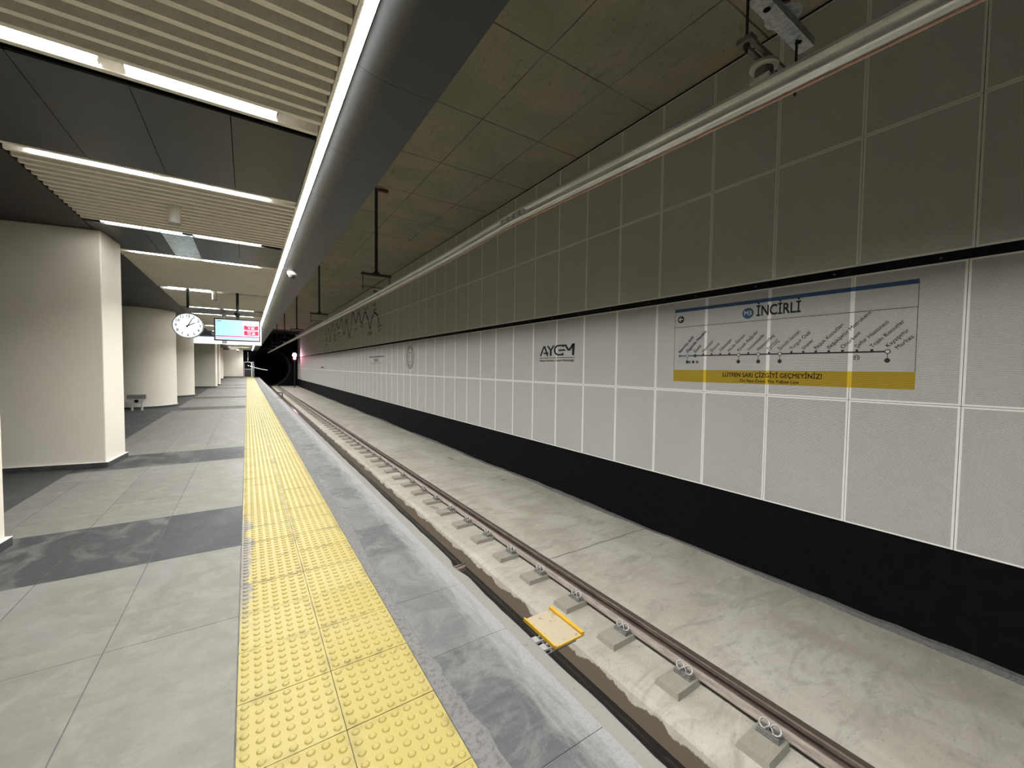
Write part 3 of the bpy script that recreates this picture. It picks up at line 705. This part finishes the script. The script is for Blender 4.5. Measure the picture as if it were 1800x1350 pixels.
def disc(name, y, z, r, mat, x=SX-.001, parent=sg, base=(6.0, 2.68, 0), n=28, ri=None):
    m = MB()
    if ri is None: m.cyl((x-base[0], y-base[1], z-base[2]), r, 0, .001, n, 'x')
    else:
        vv = []
        for q in (ri, r): vv += [(x-base[0], y-base[1]+q*math.cos(2*math.pi*i/n), z-base[2]+q*math.sin(2*math.pi*i/n)) for i in range(n)]
        m.add(vv, [(i, n+i, n+(i+1) % n, (i+1) % n) for i in range(n)])
    return obj(name, m.mesh(name, mat), parent)
def wt(name, body, size, mat, y, z, parent=sg, base=(6.0, 2.68, 0), x=SX-.0015, **kw):
    return wall_text(name, body, size, mat, parent, (x-base[0], y-base[1], z-base[2]), **kw)
a = disc('arrow_badge', 4.035, ZS+.845, .058, 'perf_black')
m = MB(); bx = SX-.0025-6.0
def quad(m, pts): m.add([(bx, y-2.68, z) for y, z in pts], [tuple(range(len(pts)))])
Az, Ay = ZS+.845, 4.035
quad(m, [(Ay+.036, Az-.008), (Ay+.036, Az+.008), (Ay-.038, Az+.008), (Ay-.038, Az-.008)])
quad(m, [(Ay+.045, Az), (Ay+.008, Az+.036), (Ay-.006, Az+.036), (Ay+.022, Az)])
quad(m, [(Ay+.045, Az), (Ay+.022, Az), (Ay-.006, Az-.036), (Ay+.008, Az-.036)])
obj('arrow', m.mesh('arrow', 'perf_white'), sg)
disc('line_badge', 2.972, ZS+.835, .078, 'perf_badge')
wt('badge_text', 'M3', .085, 'perf_white', 2.972, ZS+.835, align='CENTER', bold=.012, x=SX-.003)
wt('station_title', 'İNCİRLİ', .20, 'perf_black', 2.862, ZS+.843, bold=.022, fit=.545)
wt('warning_text', 'LÜTFEN SARI ÇİZGİYİ GEÇMEYİNİZ!', .088, 'perf_brown', 3.312, ZS-.052, bold=.02, fit=1.252)
wt('warning_translation', 'Do Not Cross The Yellow Line', .058, 'perf_brown', 3.052, ZS-.133, bold=.02, fit=.745)
plate_('route_line', 1.44, 3.776, ZS+.236, ZS+.254, 'perf_dark', SX-.0002)
plate_('route_line', 3.776, 4.04, ZS+.236, ZS+.254, 'perf_blue', SX-.0002)
names = ['Bakırköy Sahil', 'Özgürlük Meydanı', 'İncirli', 'Haznedar', 'İlkyuva', 'Yıldıztepe', 'Molla Gürani', 'Kirazlı Bağcılar', 'Yenimahalle', 'Mahmutbey', 'İSTOÇ',
         'İkitelli Sanayi', 'Turgut Özal', 'Siteler', 'Başak Konutları', 'Başakşehir Metrokent', 'Onurkent', 'Şehir Hastanesi', 'Toplu Konutlar', 'Kayaşehir']
ys = [4.04-.1364*i for i in range(20)]
ZL = ZS+.245
for i, (nm, y) in enumerate(zip(names, ys)):
    wt('station_name', nm, .062, 'perf_black' if i < 3 else 'perf_dark', y+.012, ZL+.055, angle=math.radians(46), bold=.022 if i < 3 else .006)
    if i in (1, 7, 9, 11, 19):
        disc('station_ring', y, ZL, .026, 'perf_dark', SX-.0012); disc('ring_centre', y, ZL, .018, 'perf_white', SX-.0022)
        plate_('stem', y-.003, y+.003, ZL-.085, ZL-.02, 'perf_dark', SX-.0006); disc('transfer_badge', y, ZL-.1, .026, 'perf_dark')
    elif i == 0: disc('station_dot', y, ZL, .019, 'perf_blue')
    elif i == 2: disc('station_dot', y, ZL, .027, 'perf_green'); disc('transfer_badge', y+.03, ZL-.1, .024, 'perf_dark'); plate_('transfer_box', y-.06, y-.015, ZL-.122, ZL-.08, 'perf_grey')
    else: plate_('station_tick', y-.013, y+.013, ZL, ZL+.032, 'perf_dark', SX-.0006)
    if i == 1: plate_('transfer_box', y-.06, y-.02, ZL-.122, ZL-.08, 'perf_grey')
    if i == 17: disc('transfer_ring', y, ZL-.065, .03, 'perf_dark', ri=.024); wt('transfer_text', 'H', .05, 'perf_dark', y, ZL-.065, align='CENTER', bold=.02)
wt('station_name', 'Merkez', .062, 'perf_dark', ys[19]-.07, ZL+.03, angle=math.radians(46), bold=.006)
# emblem lettering
LB = (6.0, 7.2, 0)
lg = empty('wall_logo', LB, 'black angular AYGEM lettering printed on the wall panels', 'logo')
def P2(name, polys, mat, x=SX-.0005):
    m = MB()
    for pl in polys: m.add([(x-6.0, y-LB[1], z) for y, z in pl], [tuple(range(len(pl)))])
    return obj(name, m.mesh(name, mat), lg)
def lp(pts):    # logo units: crop pixels (x 300..1330, y 410..900) -> wall metres
    return [(7.865-(x-320)/1005*1.262, ZS+.312+(900-(y+(x-320)*.028))/455*.262) for x, y in pts]
def ln2(x0, y0, x1, y1, wd): return lp([(x0-wd/2, y0), (x0+wd/2, y0), (x1+wd/2, y1), (x1-wd/2, y1)])
P2('letter_a', [ln2(345, 900, 455, 480, 52), ln2(565, 895, 470, 480, 52), lp([(440, 745), (595, 740), (590, 805), (440, 812)])], 'perf_black')
P2('letter_y', [ln2(565, 475, 655, 650, 56), ln2(750, 460, 665, 650, 56), lp([(630, 620), (690, 620), (690, 885), (630, 885)])], 'perf_black')
arc = [(880+130*math.cos(math.radians(a)), 660+215*math.sin(math.radians(a))) for a in range(90, 271, 15)]
arci = [(880+78*math.cos(math.radians(a)), 660+150*math.sin(math.radians(a))) for a in range(90, 271, 15)]
P2('letter_g', [lp([arc[i], arc[i+1], arci[i+1], arci[i]]) for i in range(len(arc)-1)] + [lp([(880, 445), (1070, 440), (1070, 510), (880, 510)]), lp([(985, 500), (1035, 500), (1035, 545), (985, 545)]),
    lp([(880, 808), (1030, 808), (1030, 875), (880, 875)]), lp([(970, 775), (1030, 775), (1030, 815), (970, 815)])], 'perf_black')
P2('letter_e', [lp([(885, 630), (1050, 625), (1100, 690), (885, 700)])], 'perf_black')
P2('letter_m', [ln2(1060, 440, 1170, 690, 62), ln2(1290, 420, 1170, 690, 62), lp([(1250, 415), (1325, 415), (1310, 870), (1250, 870)])], 'perf_black')
P2('underline', [[(7.88, ZS+.26), (7.88, ZS+.275), (6.6, ZS+.275), (6.6, ZS+.26)]], 'perf_dark')
for wd_, x0_, x1_ in (('Altyapı', 320, 490), ('Yatırımları', 520, 765), ('Genel', 805, 965), ('Müdürlüğü', 995, 1305)):
    wt('subtitle_word', wd_, .075, 'perf_dark', 7.865-(x0_-320)*.001256, ZS+.205, parent=lg, base=LB, fit=(x1_-x0_)*.001256, bold=.006)
# round emblem
OB = (6.0, 17.26, 0)
em = empty('round_emblem', OB, 'thin round ornamental emblem printed on the wall panels', 'emblem')
oz = ZS+.45
for r0, r1 in ((.50, .47), (.39, .365), (.22, .195)): disc('ring', 17.26, oz, r0, 'perf_dark', parent=em, base=OB, n=40, ri=r1)
for i in range(14):
    a = 2*math.pi*i/14; disc('ring_motif', 17.26+.44*math.cos(a), oz+.44*math.sin(a), .045, 'perf_dark', parent=em, base=OB, n=10, ri=.026)
for i in range(6):
    a = 2*math.pi*i/6; disc('inner_motif', 17.26+.29*math.cos(a), oz+.29*math.sin(a), .085, 'perf_grey', parent=em, base=OB, n=12, ri=.066)
disc('centre', 17.26, oz, .07, 'perf_grey', parent=em, base=OB, ri=.05)
# far station name bar
NB = (6.0, 22.85, 0)
nb = empty('name_bar', NB, 'distant dark line with a small station name below it on the wall', 'sign')
plate_('bar', 21.32, 24.38, ZS+.545, ZS+.60, 'perf_blue', parent=nb, base=NB)
wt('bar_text', 'İNCİRLİ', .24, 'perf_dark', 22.85, ZS+.37, parent=nb, base=NB, align='CENTER', bold=.02)
plate_('bar_rule', 21.6, 24.1, ZS+.20, ZS+.22, 'perf_grey', parent=nb, base=NB)
mk = empty('small_wall_mark', (6.0, 42, 0), 'tiny brownish mark low on the far wall panels', 'mark')
obj('mark_plate', MB().box(-.002, -.0008, -.9, .9, 1.42, 1.55).mesh('mark_plate', 'perf_red'), mk)
# zigzag graphic
ZB = (6.0, 31, 0)
zg = empty('wave_graphic', ZB, 'dark zigzag wave line with small captions high on the far wall', 'wall graphic')
W_ = [(22.22, 3.94), (22.64, 4.47), (23.22, 4.65), (23.67, 4.39), (24.17, 3.81), (24.7, 4.49), (25.29, 4.9), (26.17, 4.27), (27.01, 5.02), (27.8, 4.5), (28.73, 5.26), (29.4, 4.19), (29.81, 3.76), (30.9, 4.85), (31.62, 3.94), (32.69, 5.17), (33.67, 4.56), (34.68, 5.0), (35.38, 3.96), (36.4, 5.12), (37.61, 3.97), (38.65, 4.88), (39.54, 3.77), (40.08, 5.18)]
m = MB(); sm = []
for i in range(len(W_)-1):
    p0, p1 = W_[i], W_[i+1]
    for k in range(8):
        t_ = k/8; s_ = (1-math.cos(math.pi*t_))/2; sm.append((p0[0]+(p1[0]-p0[0])*t_, p0[1]+(p1[1]-p0[1])*s_))
for i in range(len(sm)-1):
    (a0, b0), (a1, b1) = sm[i], sm[i+1]; d = math.hypot(a1-a0, b1-b0); nx, nz = -(b1-b0)/d*.06, (a1-a0)/d*.06
    m.add([(SX-6.0, y-31, z) for y, z in ((a0+nx, b0+nz), (a0-nx, b0-nz), (a1-nx, b1-nz), (a1+nx, b1+nz))], [(0, 1, 2, 3)])
obj('wave_line', m.mesh('wave_line', 'perf_dark'), zg)
for y, z, l in [(22.16, 3.82, 1.02), (22.18, 3.58, .55), (23.14, 5.07, 1.03), (23.14, 4.78, .96), (24.14, 3.55, 1.19), (25.03, 5.08, 1.09), (26.17, 4.11, .91), (26.91, 5.15, .86), (27.7, 4.28, .6), (27.7, 4.06, .7), (30.78, 4.95, 1.21), (29.81, 3.64, 1.26), (33.68, 4.19, 1.42), (35.32, 3.73, 1.24), (37.62, 3.79, 1.04), (39.55, 3.55, 1.14)]:
    red = abs(y-24.14) < .01; nl = max(3, int(l/.16)); m = MB()
    for k in range(nl):
        h_ = random.choice((.10, .13, .16)) if not red else .2
        y_ = y-l*.35+l*.7*k/(nl-1); m.box(SX-6.0, SX-5.999, y_-.035-31, y_+.035-31, z-h_/2, z+h_/2)
    obj('caption', m.mesh('caption', 'perf_red' if red else 'perf_dark'), zg)
# ------------------------------------------------------------------ hanging clock
e = empty('station_clock', (-1.285, 13.6, EYE+1.03), 'round white double-sided clock showing four past two, hung from a black pole', 'clock')
e.rotation_euler = (0, 0, 0)
obj('case', MB().cyl((0, 0, 0), .328, -.055, .055, 48, 'y').mesh('case', 'grey_metal'), e)
fc = obj('dial', MB().cyl((0, 0, 0), .308, -.059, -.0555, 48, 'y').mesh('dial', 'clock_face'), e)
obj('dial', MB().cyl((0, 0, 0), .308, .0555, .059, 48, 'y').mesh('dial', 'clock_face'), e)
for h in range(1, 13):
    a = math.radians(90-30*h); me = text_mesh(str(h), .10, 'black', .015, 'CENTER')
    o = obj('numeral', me, fc, (.25*math.cos(a), -.0605, .25*math.sin(a)), (math.pi/2, 0, 0))
def hand(ang, ln_, wd):
    a = math.radians(90-ang); d = Vector((math.cos(a), 0, math.sin(a))); nrm = Vector((-d.z, 0, d.x))
    b0, b1 = -d*.05, d*ln_; vv = [b0+nrm*wd, b0-nrm*wd, b1-nrm*wd*.6, b1+nrm*wd*.6]
    m = MB(); m.add([(q.x, -.064, q.z) for q in vv]+[(q.x, -.0615, q.z) for q in vv], [(0, 1, 2, 3), (4, 7, 6, 5), (0, 4, 5, 1), (1, 5, 6, 2), (2, 6, 7, 3), (3, 7, 4, 0)]); return m
obj('minute_hand', hand(26, .235, .011).mesh('minute_hand', 'black'), fc); obj('hour_hand', hand(62, .165, .013).mesh('hour_hand', 'black'), fc)
obj('mount_block', MB().box(-.05, .07, -.04, .04, .32, .46).mesh('mount_block', 'grey_metal'), e)
obj('pole', MB().cyl((0, 0, 0), .032, .46, 1.99-1.03+.165, 12).mesh('pole', 'black_metal'), e)
obj('ceiling_cup', MB().cyl((0, 0, 0), .05, 1.99-1.03-.04, 1.99-1.03, 14).mesh('ceiling_cup', 'black_metal'), e)
# ------------------------------------------------------------------ passenger display
e = empty('passenger_display', (-.207, 13.65, EYE+.98), 'flat passenger information screen with blue field and red minute boxes', 'screen')
e.rotation_euler = (0, 0, 0)
obj('housing', MB().box(-.535, .535, -.03, .05, -.305, .305).mesh('housing', 'black_metal'), e)
s = obj('screen', MB().box(-.503, .503, -.0325, -.030, -.272, .272).mesh('screen', 'screen_white'), e)
obj('picture_field', MB().box(-.50, .12, -.0345, -.0325, -.155, .262).mesh('picture_field', 'screen_blue'), s)
obj('lower_field', MB().box(-.50, .50, -.0345, -.0325, -.262, -.195).mesh('lower_field', 'screen_blue'), s)
obj('ticker_bar', MB().box(-.50, .50, -.0345, -.0325, -.19, -.163).mesh('ticker_bar', 'screen_magenta'), s)
obj('clock_text', text_mesh('14:04', .05, 'screen_dark', .02), s, (-.48, -.0355, .235), (math.pi/2, 0, 0))
for z, txt in ((.085, '4 dk'), (-.065, '12 dk')):
    b = obj('minute_box', MB().box(.145, .485, -.0345, -.0325, z-.065, z+.055).mesh('minute_box', 'screen_red'), s)
    obj('minute_text', text_mesh(txt, .085, 'screen_white', .02, 'CENTER'), s, (.315, -.0365, z-.02), (math.pi/2, 0, 0))
    obj('destination_text', text_mesh('Bakırköy Sahil', .034, 'screen_white', .01, 'CENTER'), s, (.315, -.0365, z+.035), (math.pi/2, 0, 0))
    obj('caption_strip', MB().box(.19, .44, -.0345, -.0325, z-.085, z-.072).mesh('caption_strip', 'screen_magenta'), s)
obj('bracket', MB().box(-.04, .04, .0, .05, .30, .36).mesh('bracket', 'black_metal'), e)
obj('ball_joint', MB().lathe([(.02, .36), (.06, .40), (.085, .46), (.085, .48), (.03, .49)], 18).mesh('ball_joint', 'black_metal'), e)
obj('pole', MB().cyl((0, 0, 0), .034, .47, 1.99-.98+.165, 12).mesh('pole', 'black_metal'), e)
d = MB().box(-.36, -.25, -.02, .04, -.38, -.306).box(-.335, -.275, -.024, -.02, -.365, -.32); obj('sensor_box', d.mesh('sensor_box', 'grey_metal'), e)
# ------------------------------------------------------------------ white lightbox sign across the platform
e = empty('lightbox_sign', (-.8, 26.0, EYE+1.1), 'wide white hanging lightbox sign behind the passenger screen', 'sign')
obj('light_face', MB().box(-1.45, 1.42, -.06, .06, 0.0, .36).mesh('light_face', 'box_sign'), e)
obj('blue_strip', MB().box(-1.45, 1.42, -.062, .062, .36, .45).mesh('blue_strip', 'perf_badge'), e)
for x in (-1.3, 1.42): obj('side_post', MB().box(x, x+.05, -.05, .05, -.0, .89).mesh('side_post', 'white_paint'), e)
# ------------------------------------------------------------------ ceiling cylinders and camera
for i, (x, y, lab) in enumerate(((-.74, 6.64, 'grey cylinder fitting on the slats between two lamp rows, nearest one'), (-.725, 13.71, 'white cylinder fitting to the right of the clock pole'),
                                 (-.72, 18.9, 'small pale cylinder fitting left of the screen pole, further away'))):
    e = empty('ceiling_cylinder', (x, y, CZ), lab, 'ceiling fitting', 'cylinder fittings on the ceiling')
    obj('body', MB().cyl((0, 0, 0), .061, -.212, .162, 28).mesh('body', 'white_paint', smooth=False), e)
    obj('rim', MB().cyl((0, 0, 0), .063, -.22, -.212, 28).mesh('rim', 'grey_metal'), e)
e = empty('dome_camera', (.815, 9.74, CZ), 'white dome security camera under the dark soffit', 'camera')
obj('base', MB().lathe([(.085, 0), (.09, -.02), (.09, -.05), (.075, -.068)][::-1], 28).mesh('base', 'white_paint', smooth=True), e)
obj('dome', MB().lathe([(.006, -.142), (.03, -.136), (.05, -.12), (.06, -.098), (.062, -.066)], 24).mesh('dome', 'black_metal', smooth=True), e)
e = empty('dome_camera', (-.98, 62.5, CZ), 'tiny dome camera under the ceiling near the end wall', 'camera')
obj('base', MB().cyl((0, 0, 0), .12, -.12, 0, 16).mesh('base', 'white_paint'), e)
obj('dome', MB().lathe([(.02, -.28), (.10, -.2), (.11, -.12)], 16).mesh('dome', 'black_metal'), e)
# small stand in front of the round pillar
e = empty('floor_stand', (-3.14, 18.35, 0), 'low grey stand with a dark round emblem in front of the round pillar', 'stand')
obj('top_board', MB().box(-.24, .24, -.06, .10, .40, .54).mesh('top_board', 'bench_grey'), e)
obj('front_plate', MB().prism([(-.24, .40), (-.16, .24), (.14, .24), (.24, .40)][::-1], -.055, -.045, 'y').mesh('front_plate', 'bench_white'), e)
for x in (-.12, .13): obj('leg', MB().box(x-.02, x+.02, -.05, .08, 0, .42).mesh('leg', 'bench_white'), e)
obj('emblem', MB().prism([(0.0, .26), (.055, .30), (.055, .35), (.02, .375), (-.02, .375), (-.055, .35), (-.055, .30)][::-1], -.062, -.055, 'y').mesh('emblem', 'black'), e)
# ------------------------------------------------------------------ signal lamp at the wall end
e = empty('signal_lamp', (5.32, 61.0, TZ), 'glowing pink and white railway signal at the tunnel mouth', 'signal')
obj('mast', MB().cyl((0, 0, 0), .06, 0, 3.7, 10).mesh('mast', 'black_metal'), e)
obj('head', MB().box(-.25, .25, .0, .2, 3.6, 4.75).mesh('head', 'black_metal'), e)
obj('white_lens', MB().cyl((0, 0, 4.32), .24, -.08, 0, 20, 'y').mesh('white_lens', 'signal_white'), e)
obj('red_lens', MB().cyl((0, 0, 3.88), .17, -.08, 0, 20, 'y').mesh('red_lens', 'signal_red'), e)
